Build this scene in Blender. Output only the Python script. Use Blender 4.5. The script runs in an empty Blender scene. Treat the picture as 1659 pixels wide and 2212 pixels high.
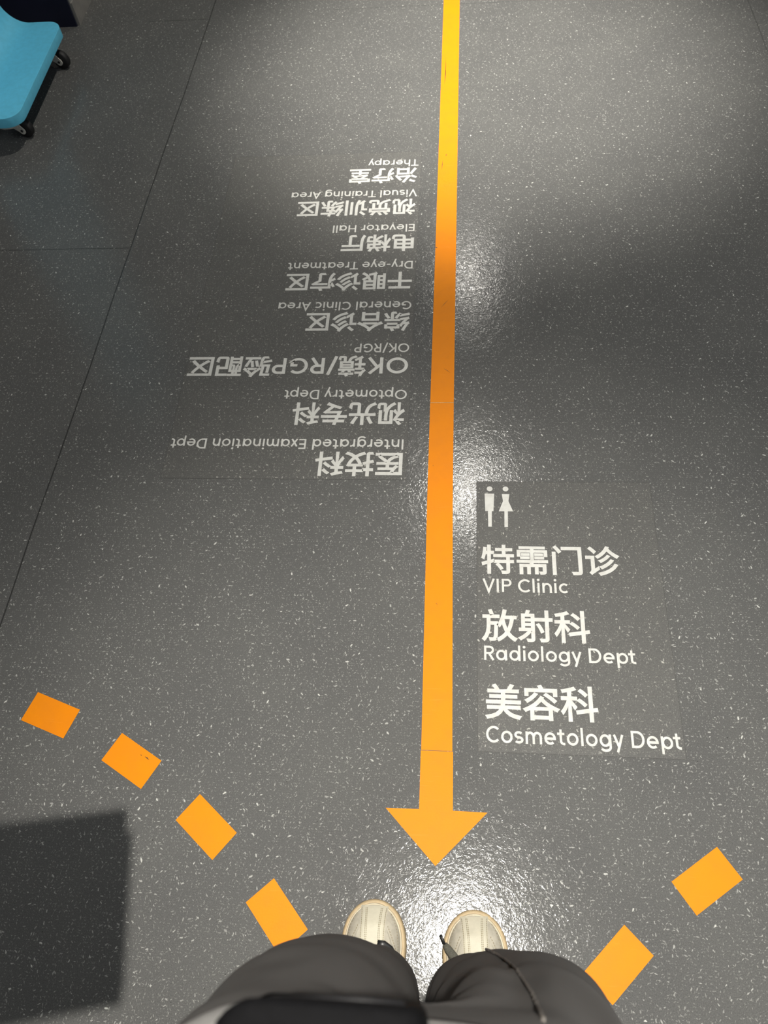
import bpy, bmesh, math, random
from mathutils import Vector, Matrix, noise
PI = math.pi
C = bpy.context.scene.collection
scene = bpy.context.scene
random.seed(4)

# ------------------------------------------------------------------ camera
# metres; origin on the floor under the camera, +Y along the orange stripe
cam = bpy.data.cameras.new('camera')
cam.sensor_fit = 'VERTICAL'
cam.sensor_height = 9.8
cam.lens = 9.8 * 1661 / 2212
cam.clip_start = 0.02
cam.dof.use_dof = True
cam.dof.focus_distance = 1.55
cam.dof.aperture_fstop = 1.9
camo = bpy.data.objects.new('camera', cam)
C.objects.link(camo)
pit, roll, yaw = math.radians(60.04), math.radians(-8.40), math.radians(10.45)
R0 = Vector((1, 0, 0)); U0 = Vector((0, math.sin(pit), math.cos(pit))); F0 = Vector((0, math.cos(pit), -math.sin(pit)))
cx_ = math.cos(roll) * R0 + math.sin(roll) * U0
cy_ = -math.sin(roll) * R0 + math.cos(roll) * U0
M = Matrix((cx_, cy_, -F0)).transposed().to_4x4()
camo.matrix_world = Matrix.Translation((0, 0, 1.47)) @ Matrix.Rotation(yaw, 4, 'Z') @ M
scene.camera = camo

# ------------------------------------------------------------------ world, lights, exposure
CEIL = 2.7
vs = scene.view_settings
vs.view_transform = 'Standard'; vs.look = 'None'; vs.gamma = 1.0; vs.use_curve_mapping = False
vs.exposure = 0.0
w = bpy.data.worlds.new('world'); scene.world = w; w.use_nodes = True
w.node_tree.nodes['Background'].inputs['Color'].default_value = (0.55, 0.68, 0.85, 1)
w.node_tree.nodes['Background'].inputs['Strength'].default_value = 0.05
#            name-less downlights: x, y, watts, half beam angle in degrees
DOWNLIGHTS = [(0.060, 0.045, 385, 28), (0.088, 2.50, 670, 22), (0.084, 4.41, 600, 25)]
#            unseen ceiling panels added as ambient fill: x, y, size x, size y, watts
FILL_PANELS = [(-3.3, -0.4, 0.6, 1.8, 20), (2.9, 0.4, 0.6, 1.8, 46), (0.2, -3.0, 1.8, 0.6, 22)]
LAMP_COL = (1.0, 0.955, 0.87)
FILL_COL = (0.94, 0.98, 1.0)

# ------------------------------------------------------------------ node helpers
def new_mat(name, base=(.5, .5, .5), rough=.5, spec=.5, metal=0.0):
    m = bpy.data.materials.new(name); m.use_nodes = True
    b = m.node_tree.nodes['Principled BSDF']
    b.inputs['Base Color'].default_value = (*base, 1)
    b.inputs['Roughness'].default_value = rough
    b.inputs['Specular IOR Level'].default_value = spec
    b.inputs['Metallic'].default_value = metal
    return m, m.node_tree.nodes, m.node_tree.links, b

def math_(nt, op, a, b=None, c=None, clamp=False):
    n = nt.nodes.new('ShaderNodeMath'); n.operation = op; n.use_clamp = clamp
    for i, v in enumerate((a, b, c)):
        if v is None: continue
        if hasattr(v, 'is_linked'): nt.links.new(v, n.inputs[i])
        else: n.inputs[i].default_value = v
    return n.outputs[0]

def vmath(nt, op, a, b=None):
    n = nt.nodes.new('ShaderNodeVectorMath'); n.operation = op
    for i, v in enumerate((a, b)):
        if v is None: continue
        if hasattr(v, 'is_linked'): nt.links.new(v, n.inputs[i])
        else: n.inputs[i].default_value = v
    return n

def smooth(nt, x, lo, hi, a=0.0, b=1.0):
    n = nt.nodes.new('ShaderNodeMapRange'); n.interpolation_type = 'SMOOTHSTEP'
    nt.links.new(x, n.inputs[0])
    for i, v in enumerate((lo, hi, a, b)): n.inputs[i + 1].default_value = v
    return n.outputs[0]

def mix(nt, fac, a, b, blend='MIX'):
    n = nt.nodes.new('ShaderNodeMix'); n.data_type = 'RGBA'; n.blend_type = blend
    for s, v in ((n.inputs[0], fac), (n.inputs[6], a), (n.inputs[7], b)):
        if hasattr(v, 'is_linked'): nt.links.new(v, s)
        elif isinstance(v, tuple): s.default_value = (*v, 1) if len(v) == 3 else v
        else: s.default_value = v
    return n.outputs[2]

def noise_(nt, vec, scale, detail=2.0, rough=.5, dist=0.0):
    n = nt.nodes.new('ShaderNodeTexNoise')
    nt.links.new(vec, n.inputs['Vector'])
    n.inputs['Scale'].default_value = scale; n.inputs['Detail'].default_value = detail
    n.inputs['Roughness'].default_value = rough; n.inputs['Distortion'].default_value = dist
    return n.outputs['Fac']

def flecks(nt, pos, scale, keep, length, width, seed):
    """thin chips, one per Voronoi cell, each turned its own way; only `keep` of the cells carry one"""
    off = vmath(nt, 'ADD', pos, (seed, seed * 1.7, 0)).outputs[0]
    v = nt.nodes.new('ShaderNodeTexVoronoi'); v.voronoi_dimensions = '2D'; v.inputs['Scale'].default_value = scale
    nt.links.new(off, v.inputs['Vector'])
    local = vmath(nt, 'SUBTRACT', off, v.outputs['Position']).outputs[0]
    sep = nt.nodes.new('ShaderNodeSeparateColor'); nt.links.new(v.outputs['Color'], sep.inputs[0])
    rot = nt.nodes.new('ShaderNodeVectorRotate'); rot.rotation_type = 'Z_AXIS'
    nt.links.new(local, rot.inputs['Vector'])
    nt.links.new(math_(nt, 'MULTIPLY', sep.outputs[0], 6.28), rot.inputs['Angle'])
    wob = nt.nodes.new('ShaderNodeTexNoise'); wob.inputs['Scale'].default_value = 500; nt.links.new(off, wob.inputs['Vector'])
    wv = vmath(nt, 'SCALE', vmath(nt, 'SUBTRACT', wob.outputs['Color'], (.5, .5, .5)).outputs[0]); wv.inputs['Scale'].default_value = width * 2.2
    p = vmath(nt, 'ADD', rot.outputs[0], wv.outputs[0]).outputs[0]
    p = vmath(nt, 'MULTIPLY', p, (1 / length, 1 / width, 0)).outputs[0]
    d = vmath(nt, 'LENGTH', p).outputs['Value']
    size = math_(nt, 'MULTIPLY_ADD', sep.outputs[2], .7, .45)
    d = math_(nt, 'DIVIDE', d, size)
    shape = smooth(nt, d, .75, 1.15, 1.0, 0.0)
    on = math_(nt, 'LESS_THAN', sep.outputs[1], keep)
    strength = math_(nt, 'MULTIPLY_ADD', math_(nt, 'DIVIDE', sep.outputs[1], keep), -.65, 1.0)
    return math_(nt, 'MULTIPLY', math_(nt, 'MULTIPLY', shape, on), strength)

def vinyl_colour(nt, pos, base, tint_fleck):
    fine = noise_(nt, pos, 620, 3, .7)
    broad = noise_(nt, pos, 5, 3)
    col = mix(nt, smooth(nt, fine, .3, .72), tuple(c * .72 for c in base), tuple(c * 1.24 for c in base))
    col = mix(nt, smooth(nt, broad, .3, .7), col, mix(nt, 1.0, col, (.92, .92, .93), 'MULTIPLY'))
    f1 = flecks(nt, pos, 210, .50, .0020, .00062, .3)
    f2 = flecks(nt, pos, 110, .30, .0030, .00095, 5.1)
    f3 = flecks(nt, pos, 58, .12, .0034, .0014, 11.7)
    col = mix(nt, math_(nt, 'MULTIPLY', f1, .30), col, tint_fleck)
    col = mix(nt, math_(nt, 'MULTIPLY', f2, .55), col, tint_fleck)
    col = mix(nt, math_(nt, 'MULTIPLY', f3, .9), col, tint_fleck)
    d1 = flecks(nt, pos, 45, .05, .0012, .0009, 23.0)
    return mix(nt, math_(nt, 'MULTIPLY', d1, .8), col, (.015, .015, .015))

FLOOR = (.118, .118, .115)
FLECK = (.62, .62, .585)
# floor vinyl ------------------------------------------------------
m_floor, N, L, B = new_mat('floor_vinyl', FLOOR, .22, .20)
nt = m_floor.node_tree
geo = N.new('ShaderNodeNewGeometry'); pos = geo.outputs['Position']
col = vinyl_colour(nt, pos, FLOOR, FLECK)
sp = N.new('ShaderNodeSeparateXYZ'); L.new(pos, sp.inputs[0]); X, Y = sp.outputs[0], sp.outputs[1]
wob = math_(nt, 'MULTIPLY_ADD', noise_(nt, pos, 2.2, 2), .012, -.006)
def seam_x(x0, slope, y0, hw, ylo=-99., yhi=99.):
    d = math_(nt, 'SUBTRACT', math_(nt, 'ADD', X, wob), math_(nt, 'MULTIPLY_ADD', Y, slope, x0 - slope * y0))
    k = smooth(nt, math_(nt, 'ABSOLUTE', d), hw * .6, hw * 1.4, 1.0, 0.0)
    k = math_(nt, 'MULTIPLY', k, math_(nt, 'GREATER_THAN', Y, ylo))
    return math_(nt, 'MULTIPLY', k, math_(nt, 'LESS_THAN', Y, yhi))
def seam_y(y0, hw, xlo, xhi):
    d = math_(nt, 'SUBTRACT', math_(nt, 'ADD', Y, wob), y0)
    k = smooth(nt, math_(nt, 'ABSOLUTE', d), hw * .6, hw * 1.4, 1.0, 0.0)
    k = math_(nt, 'MULTIPLY', k, math_(nt, 'GREATER_THAN', X, xlo))
    return math_(nt, 'MULTIPLY', k, math_(nt, 'LESS_THAN', X, xhi))
seams = [(seam_x(-.952, .026, .6, .0016), .75), (seam_y(1.686, .0014, -9, -.926), .6), (seam_y(2.858, .0016, -1.12, -.9), .5),
         (seam_x(.965, -.03, 2.6, .0016), .4), (seam_y(2.879, .0014, -.45, .35), .3)]
for s, k in seams:
    col = mix(nt, math_(nt, 'MULTIPLY', s, k), col, (.02, .02, .02))
L.new(col, B.inputs['Base Color'])
stretch = vmath(nt, 'MULTIPLY', pos, (9, 1.6, 1)).outputs[0]
rv = noise_(nt, stretch, 6, 4, .6)
L.new(smooth(nt, noise_(nt, pos, 3.5, 5, .65), .3, .72, .11, .16), B.inputs['Roughness'])
bump = N.new('ShaderNodeBump'); bump.inputs['Distance'].default_value = .0009; bump.inputs['Strength'].default_value = .34
def crinkle(sc_, dist):   # folded noise: sharp little ridges like worn polish
    return math_(nt, 'ABSOLUTE', math_(nt, 'SUBTRACT', noise_(nt, pos, sc_, 2, .55, dist), .5))
hh = math_(nt, 'ADD', math_(nt, 'MULTIPLY', crinkle(150, .8), 1.0), math_(nt, 'MULTIPLY', crinkle(55, 1.2), 1.5))
hh = math_(nt, 'ADD', hh, math_(nt, 'MULTIPLY', noise_(nt, pos, 26, 2), .8))
hh = math_(nt, 'ADD', hh, math_(nt, 'MULTIPLY', noise_(nt, stretch, 26, 3, .6), .0))
hh = math_(nt, 'SUBTRACT', hh, math_(nt, 'MULTIPLY', seams[0][0], 1.5))
L.new(hh, bump.inputs['Height']); L.new(bump.outputs[0], B.inputs['Normal'])

# matt clear film of the two floor signs: the flecks of the vinyl show through it
m_film, N, L, B = new_mat('matt_sign_film', (.085, .083, .076), .58, .35)
nt = m_film.node_tree
geo = N.new('ShaderNodeNewGeometry'); pos = geo.outputs['Position']
L.new(vinyl_colour(nt, pos, (.103, .102, .097), (.50, .49, .45)), B.inputs['Base Color'])
bump = N.new('ShaderNodeBump'); bump.inputs['Distance'].default_value = .0006; bump.inputs['Strength'].default_value = .25
L.new(noise_(nt, pos, 420, 2), bump.inputs['Height']); L.new(bump.outputs[0], B.inputs['Normal'])

# printed white ---------------------------------------------------
m_white, N, L, B = new_mat('printed_white', (.66, .66, .63), .55, .3)
nt = m_white.node_tree
geo = N.new('ShaderNodeNewGeometry'); pos = geo.outputs['Position']
L.new(mix(nt, smooth(nt, noise_(nt, pos, 60, 5, .7), .35, .75), (.62, .62, .59), (.53, .52, .49)), B.inputs['Base Color'])

# orange vinyl ----------------------------------------------------
m_orange, N, L, B = new_mat('orange_vinyl', (.90, .36, .012), .5, .12)
nt = m_orange.node_tree
geo = N.new('ShaderNodeNewGeometry'); pos = geo.outputs['Position']
oi = N.new('ShaderNodeObjectInfo')
c = mix(nt, smooth(nt, noise_(nt, pos, 22, 6, .65), .35, .75), (.80, .245, .005), (.76, .233, .009))
sc = vmath(nt, 'MULTIPLY', pos, (6, 90, 1)).outputs[0]
c = mix(nt, smooth(nt, noise_(nt, sc, 2.0, 4, .6), .62, .74, 0, .35), c, (.88, .32, .04))
wear = smooth(nt, noise_(nt, pos, 9, 5, .7, 1.2), .60, .74, 0, .25)
c = mix(nt, wear, c, (.60, .18, .01))
L.new(c, B.inputs['Base Color'])
bump = N.new('ShaderNodeBump'); bump.inputs['Distance'].default_value = .0008; bump.inputs['Strength'].default_value = .22
L.new(math_(nt, 'ADD', noise_(nt, pos, 300, 2), noise_(nt, pos, 60, 3)), bump.inputs['Height']); L.new(bump.outputs[0], B.inputs['Normal'])
m_edge, N, L, B = new_mat('sticker_edge', (.30, .10, .01), .6)
m_scuff, N, L, B = new_mat('dark_scuff', (.10, .045, .01), .6)

def simple(name, base, rough=.5, spec=.5, metal=0., var=.12, scale=40, bumps=0., bscale=200):
    m, N, L, B = new_mat(name, base, rough, spec, metal)
    nt = m.node_tree
    tc = N.new('ShaderNodeTexCoord'); p = tc.outputs['Object']
    L.new(mix(nt, smooth(nt, noise_(nt, p, scale, 4, .6), .3, .7), tuple(x * (1 - var) for x in base), tuple(min(1, x * (1 + var)) for x in base)), B.inputs['Base Color'])
    if bumps:
        b = N.new('ShaderNodeBump'); b.inputs['Distance'].default_value = .001; b.inputs['Strength'].default_value = bumps
        L.new(noise_(nt, p, bscale, 2), b.inputs['Height']); L.new(b.outputs[0], B.inputs['Normal'])
    return m
m_blue = simple('light_blue_plastic', (.135, .57, .80), .48, .4, 0, .05, 60, .15, 500)
m_metal = simple('caster_metal', (.78, .75, .68), .5, .5, .05, .12, 120)
m_tyre = simple('black_tyre', (.012, .012, .013), .6)
m_bolt = simple('caster_bolt', (.05, .05, .05), .4, .5, .6)
m_wall = simple('wall_paint_grey', (.20, .20, .19), .6, .4, 0, .04, 8)
m_navy_shade = simple('wall_shade_navy', (.010, .012, .030), .45, .4, 0, .05, 8)  # near-black navy puts the shade of the near wall face into colour
m_pale = simple('wall_paint_pale', (.45, .45, .44), .7, .3, 0, .03, 6)
m_ceil = simple('ceiling_paint', (.22, .225, .235), .8, .3, 0, .03, 6)
m_steel = simple('skirting_steel', (.30, .29, .27), .38, .5, .3, .08, 30)
m_lampw = simple('lamp_housing', (.75, .75, .74), .5)
m_gum = simple('gum_rubber', (.43, .33, .195), .55, .4, 0, .08, 70, .1, 400)
m_leather = simple('cream_leather', (.53, .50, .40), .55, .4, 0, .04, 90, .25, 350)
m_leather2 = simple('cream_suede', (.43, .40, .33), .75, .3, 0, .09, 120, .3, 900)
m_thread = simple('beige_thread', (.24, .20, .12), .8)
m_welt = simple('cream_welt', (.53, .465, .34), .6)
m_gap = simple('seam_shadow_leather', (.40, .36, .28), .8)
m_lace = simple('olive_lace', (.085, .083, .068), .85, .2, 0, .25, 500)
m_aglet = simple('black_aglet', (.012, .012, .012), .4)
m_bag = simple('black_nylon', (.0025, .0025, .003), .8, .08, 0, .2, 300)
m_zip = simple('black_zip', (.008, .008, .009), .6, .2)
m_top = simple('pale_grey_cotton', (.26, .255, .25), .9, .2, 0, .06, 200, .3, 600)
m_black = simple('stand_black', (.02, .02, .022), .4)
# grey twill with a diagonal weave
m_trous, N, L, B = new_mat('grey_brown_twill', (.11, .10, .095), .9, .2)
nt = m_trous.node_tree
tc = N.new('ShaderNodeTexCoord'); p = tc.outputs['Object']
wv = N.new('ShaderNodeTexWave'); wv.inputs['Scale'].default_value = 120; wv.inputs['Distortion'].default_value = .8
mp = N.new('ShaderNodeMapping'); mp.inputs['Rotation'].default_value = (0.5, .6, .7); L.new(p, mp.inputs[0]); L.new(mp.outputs[0], wv.inputs['Vector'])
c = mix(nt, wv.outputs['Fac'], (.034, .031, .030), (.044, .040, .038))
c = mix(nt, smooth(nt, noise_(nt, p, 9, 4), .35, .7), c, mix(nt, 1.0, c, (.85, .84, .83), 'MULTIPLY'))
L.new(c, B.inputs['Base Color'])
B.inputs['Sheen Weight'].default_value = .03
bump = N.new('ShaderNodeBump'); bump.inputs['Distance'].default_value = .0008; bump.inputs['Strength'].default_value = .3
L.new(wv.outputs['Fac'], bump.inputs['Height']); L.new(bump.outputs[0], B.inputs['Normal'])

def emit(name, col, s):
    m = bpy.data.materials.new(name); m.use_nodes = True
    b = m.node_tree.nodes['Principled BSDF']
    b.inputs['Emission Color'].default_value = (*col, 1); b.inputs['Emission Strength'].default_value = s
    b.inputs['Base Color'].default_value = (.8, .8, .8, 1)
    return m

# ------------------------------------------------------------------ object helpers
def obj(name, bm, mat, parent=None, smooth_=False, mats=None):
    me = bpy.data.meshes.new(name); bm.to_mesh(me); bm.free()
    for m in (mats or [mat]): me.materials.append(m)
    if smooth_:
        for f in me.polygons: f.use_smooth = True
    o = bpy.data.objects.new(name, me); C.objects.link(o)
    if parent: o.parent = parent
    return o

def tag(o, label, cat, group=None):
    o['label'] = label; o['category'] = cat
    if group: o['group'] = group
    return o

def thing(name, label, cat, loc=(0, 0, 0), group=None):
    o = bpy.data.objects.new(name, None); C.objects.link(o); o.location = loc
    o.empty_display_size = .1
    return tag(o, label, cat, group)

def struct(name, bm, mat, parent=None):
    o = obj(name, bm, mat, parent)
    if not parent: o['kind'] = 'structure'
    return o

def bx(bm, x0, x1, y0, y1, z0, z1):
    v = [bm.verts.new((x, y, z)) for z in (z0, z1) for y in (y0, y1) for x in (x0, x1)]
    for f in ((0, 2, 3, 1), (4, 5, 7, 6), (0, 1, 5, 4), (2, 6, 7, 3), (0, 4, 6, 2), (1, 3, 7, 5)):
        bm.faces.new([v[i] for i in f])
    return bm

def prism(bm, pts, z0, z1):
    a = [bm.verts.new((x, y, z0)) for x, y in pts]; b = [bm.verts.new((x, y, z1)) for x, y in pts]
    n = len(pts)
    top = bm.faces.new(b); bm.faces.new(a[::-1])
    for i in range(n):
        f = bm.faces.new((a[i], a[(i + 1) % n], b[(i + 1) % n], b[i])); f.material_index = 0
    return top

def tube(bm, pts, rad, n=10, cap=True, flat=1.0):
    """round (or flattened) tube through pts; rad is a number or one per point"""
    pts = [Vector(p) for p in pts]; rs = []
    up = Vector((0, 0, 1))
    for i, p in enumerate(pts):
        d = (pts[min(i + 1, len(pts) - 1)] - pts[max(i - 1, 0)]).normalized()
        a = d.cross(up)
        if a.length < 1e-4: a = d.cross(Vector((0, 1, 0)))
        a.normalize(); b = a.cross(d).normalized()
        r = rad[i] if isinstance(rad, (list, tuple)) else rad
        rs.append([bm.verts.new(p + a * r * math.cos(2 * PI * k / n) + b * r * flat * math.sin(2 * PI * k / n)) for k in range(n)])
    for i in range(len(rs) - 1):
        for k in range(n):
            bm.faces.new((rs[i][k], rs[i][(k + 1) % n], rs[i + 1][(k + 1) % n], rs[i + 1][k]))
    if cap:
        bm.faces.new(rs[0][::-1]); bm.faces.new(rs[-1])
    return bm

def cyl(bm, c, axis, r, half, n=28, bev=0.0):
    c = Vector(c); ax = Vector(axis).normalized()
    a = ax.orthogonal().normalized(); b = ax.cross(a)
    prof = [(-half, r - bev), (-half + bev, r), (half - bev, r), (half, r - bev)] if bev else [(-half, r), (half, r)]
    rs = [[bm.verts.new(c + ax * t + (a * math.cos(2 * PI * k / n) + b * math.sin(2 * PI * k / n)) * rr) for k in range(n)] for t, rr in prof]
    for i in range(len(rs) - 1):
        for k in range(n): bm.faces.new((rs[i][k], rs[i][(k + 1) % n], rs[i + 1][(k + 1) % n], rs[i + 1][k]))
    bm.faces.new(rs[0][::-1]); bm.faces.new(rs[-1])
    return bm

def fixn(bm):
    bmesh.ops.recalc_face_normals(bm, faces=bm.faces[:]); return bm
def BM(): return bmesh.new()

# ------------------------------------------------------------------ the room
struct('floor', bx(BM(), -4.6, 4.6, -4.6, 8.0, -.12, 0), m_floor)
struct('ceiling', bx(BM(), -4.6, 4.6, -4.6, 8.0, CEIL, CEIL + .12), m_ceil)
wl = struct('wall_left', bx(BM(), -2.3, -1.382, 2.856, 8.0, 0, CEIL), m_wall)
struct('baseboard_left', bx(BM(), -1.382, -1.376, 2.856, 8.0, 0, .075), m_steel)
struct('wall_alcove', bx(BM(), -4.6, -2.3, 2.95, 3.1, 0, CEIL), m_navy_shade)
struct('wall_shade_left', bx(BM(), -2.3, -1.386, 2.848, 2.856, 0, CEIL), m_navy_shade)  # thin sheet carrying the painted shade over the wall's near face
struct('wall_west', bx(BM(), -4.72, -4.6, -4.6, 3.1, 0, CEIL), m_pale)
struct('wall_east', bx(BM(), 4.6, 4.72, -4.6, 8.0, 0, CEIL), m_pale)
struct('wall_south', bx(BM(), -4.6, 4.6, -4.72, -4.6, 0, CEIL), m_pale)
struct('wall_north', bx(BM(), -1.382, 4.6, 8.0, 8.12, 0, CEIL), m_pale)

# ------------------------------------------------------------------ orange floor stickers
T = .0007
def sticker(name, pts, label, cat, group=None):
    bm = BM(); top = prism(bm, pts, 0, T)
    fixn(bm)
    for f in bm.faces: f.material_index = 0 if f.normal.z > .5 else 1
    return tag(obj(name, bm, None, mats=[m_orange, m_edge]), label, cat, group)
far = sticker('floor_stripe', [(-.0594, 1.1348), (-.0035, 1.1354), (-.0006, 3.2), (-.0008, 5.6), (-.0565, 5.6), (-.0568, 3.2)],
    'far length of orange floor stripe, running from the pale joint to the top edge', 'floor stripe')
near = sticker('floor_stripe', [(-.0556, .3232), (.0023, .3229), (-.0029, .8659), (-.0035, 1.1340), (-.0595, 1.1334), (-.0594, .8652)],
    'near length of orange floor stripe, between the pale joint and the arrow', 'floor stripe')
sticker('floor_arrow', [(-.0564, .322), (-.0562, .2186), (-.1167, .2181), (-.0250, .1263), (.0659, .2177), (.0044, .2184), (.0036, .322)],
    'orange arrow sticker pointing at the feet, below the stripe', 'floor arrow')
DASH = [(-.7909, .3622, -18.49, 'orange rectangle sticker highest of the left-hand arc, nearest the left edge'),
        (-.6071, .2818, -28.86, 'second orange rectangle of the left-hand arc, with a dark scuff near its edge'),
        (-.4420, .1719, -38.53, 'third orange rectangle of the left-hand arc, right of the square shadow'),
        (-.2946, .0354, -48.01, 'orange rectangle sticker just left of the left shoe'),
        (.4321, .1263, 35.07, 'upper orange rectangle of the two on the right, nearest the right edge'),
        (.2744, -.0041, 45.22, 'lower orange rectangle of the two on the right, beside the right trouser leg')]
dash_objs = []
for x, y, a, lab in DASH:
    a = math.radians(a); ca, sa = math.cos(a), math.sin(a)
    pts = [(x + ca * u - sa * v, y + sa * u + ca * v) for u, v in ((-.0508, -.03), (.0508, -.03), (.0508, .03), (-.0508, .03))]
    dash_objs.append(sticker('floor_dash', pts, lab, 'floor sticker', 'orange dashes in an arc on the floor'))
# dark heel scuffs on the stickers
def scuff(parent, lines):
    for x0, y0, x1, y1, wd in lines:
        bm = BM()
        d = Vector((x1 - x0, y1 - y0, 0)).normalized(); nrm = Vector((-d.y, d.x, 0)) * wd
        a, b = Vector((x0, y0, T + .00008)), Vector((x1, y1, T + .00008)); mid = (a + b) / 2 + nrm * .5
        v = [bm.verts.new(q) for q in (a, mid - nrm, b, mid + nrm)]
        bm.faces.new(v)
        obj('scuff_mark', fixn(bm), m_scuff, parent)
scuff(far, [(-.044, 2.56, -.046, 2.40, .0012), (-.0445, 2.52, -.043, 2.42, .0008), (-.047, 1.985, -.045, 2.035, .001), (-.036, 2.05, -.034, 2.06, .0016), (-.059, 1.665, -.054, 1.66, .0022),
            (-.03, 1.24, -.012, 1.225, .0006), (-.04, 1.44, -.02, 1.47, .0006)])
scuff(near, [(-.049, .955, -.0475, .9555, .0012), (-.036, .62, -.031, .615, .0005)])
scuff(dash_objs[1], [(-.583, .2905, -.572, .2835, .0012), (-.592, .293, -.588, .291, .0008)])
# pale joint between the two lengths of stripe
bm = BM(); bx(bm, -.0592, -.0036, 1.1341, 1.1347, T, T + .00012)
obj('joint_line', bm, simple('pale_joint', (.92, .62, .25), .5), far)

# ------------------------------------------------------------------ lettering
def strip(bm, pts, hw, z):
    """butt-ended mitred band along pts (2D)"""
    pts = [Vector(p) for p in pts]; n = len(pts); vs_ = []
    closed = (pts[0] - pts[-1]).length < 1e-6
    for i, p in enumerate(pts):
        if closed: a, b = pts[(i - 1) if i else n - 2], pts[(i + 1) if i < n - 1 else 1]
        else: a, b = pts[max(i - 1, 0)], pts[min(i + 1, n - 1)]
        d0 = (p - a).normalized() if (p - a).length > 1e-9 else (b - p).normalized()
        d1 = (b - p).normalized() if (b - p).length > 1e-9 else d0
        n0, n1 = Vector((-d0.y, d0.x)), Vector((-d1.y, d1.x))
        m = (n0 + n1); m.normalize()
        k = hw / max(m.dot(n1), .35)
        vs_.append((bm.verts.new((*(p + m * k), z)), bm.verts.new((*(p - m * k), z))))
    for i in range(n - 1):
        bm.faces.new((vs_[i][1], vs_[i + 1][1], vs_[i + 1][0], vs_[i][0]))

def arc(cx, cy, rx, ry, a0, a1, n=22):
    return [(cx + rx * math.cos(math.radians(a0 + (a1 - a0) * i / n)), cy + ry * math.sin(math.radians(a0 + (a1 - a0) * i / n))) for i in range(n + 1)]

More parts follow.
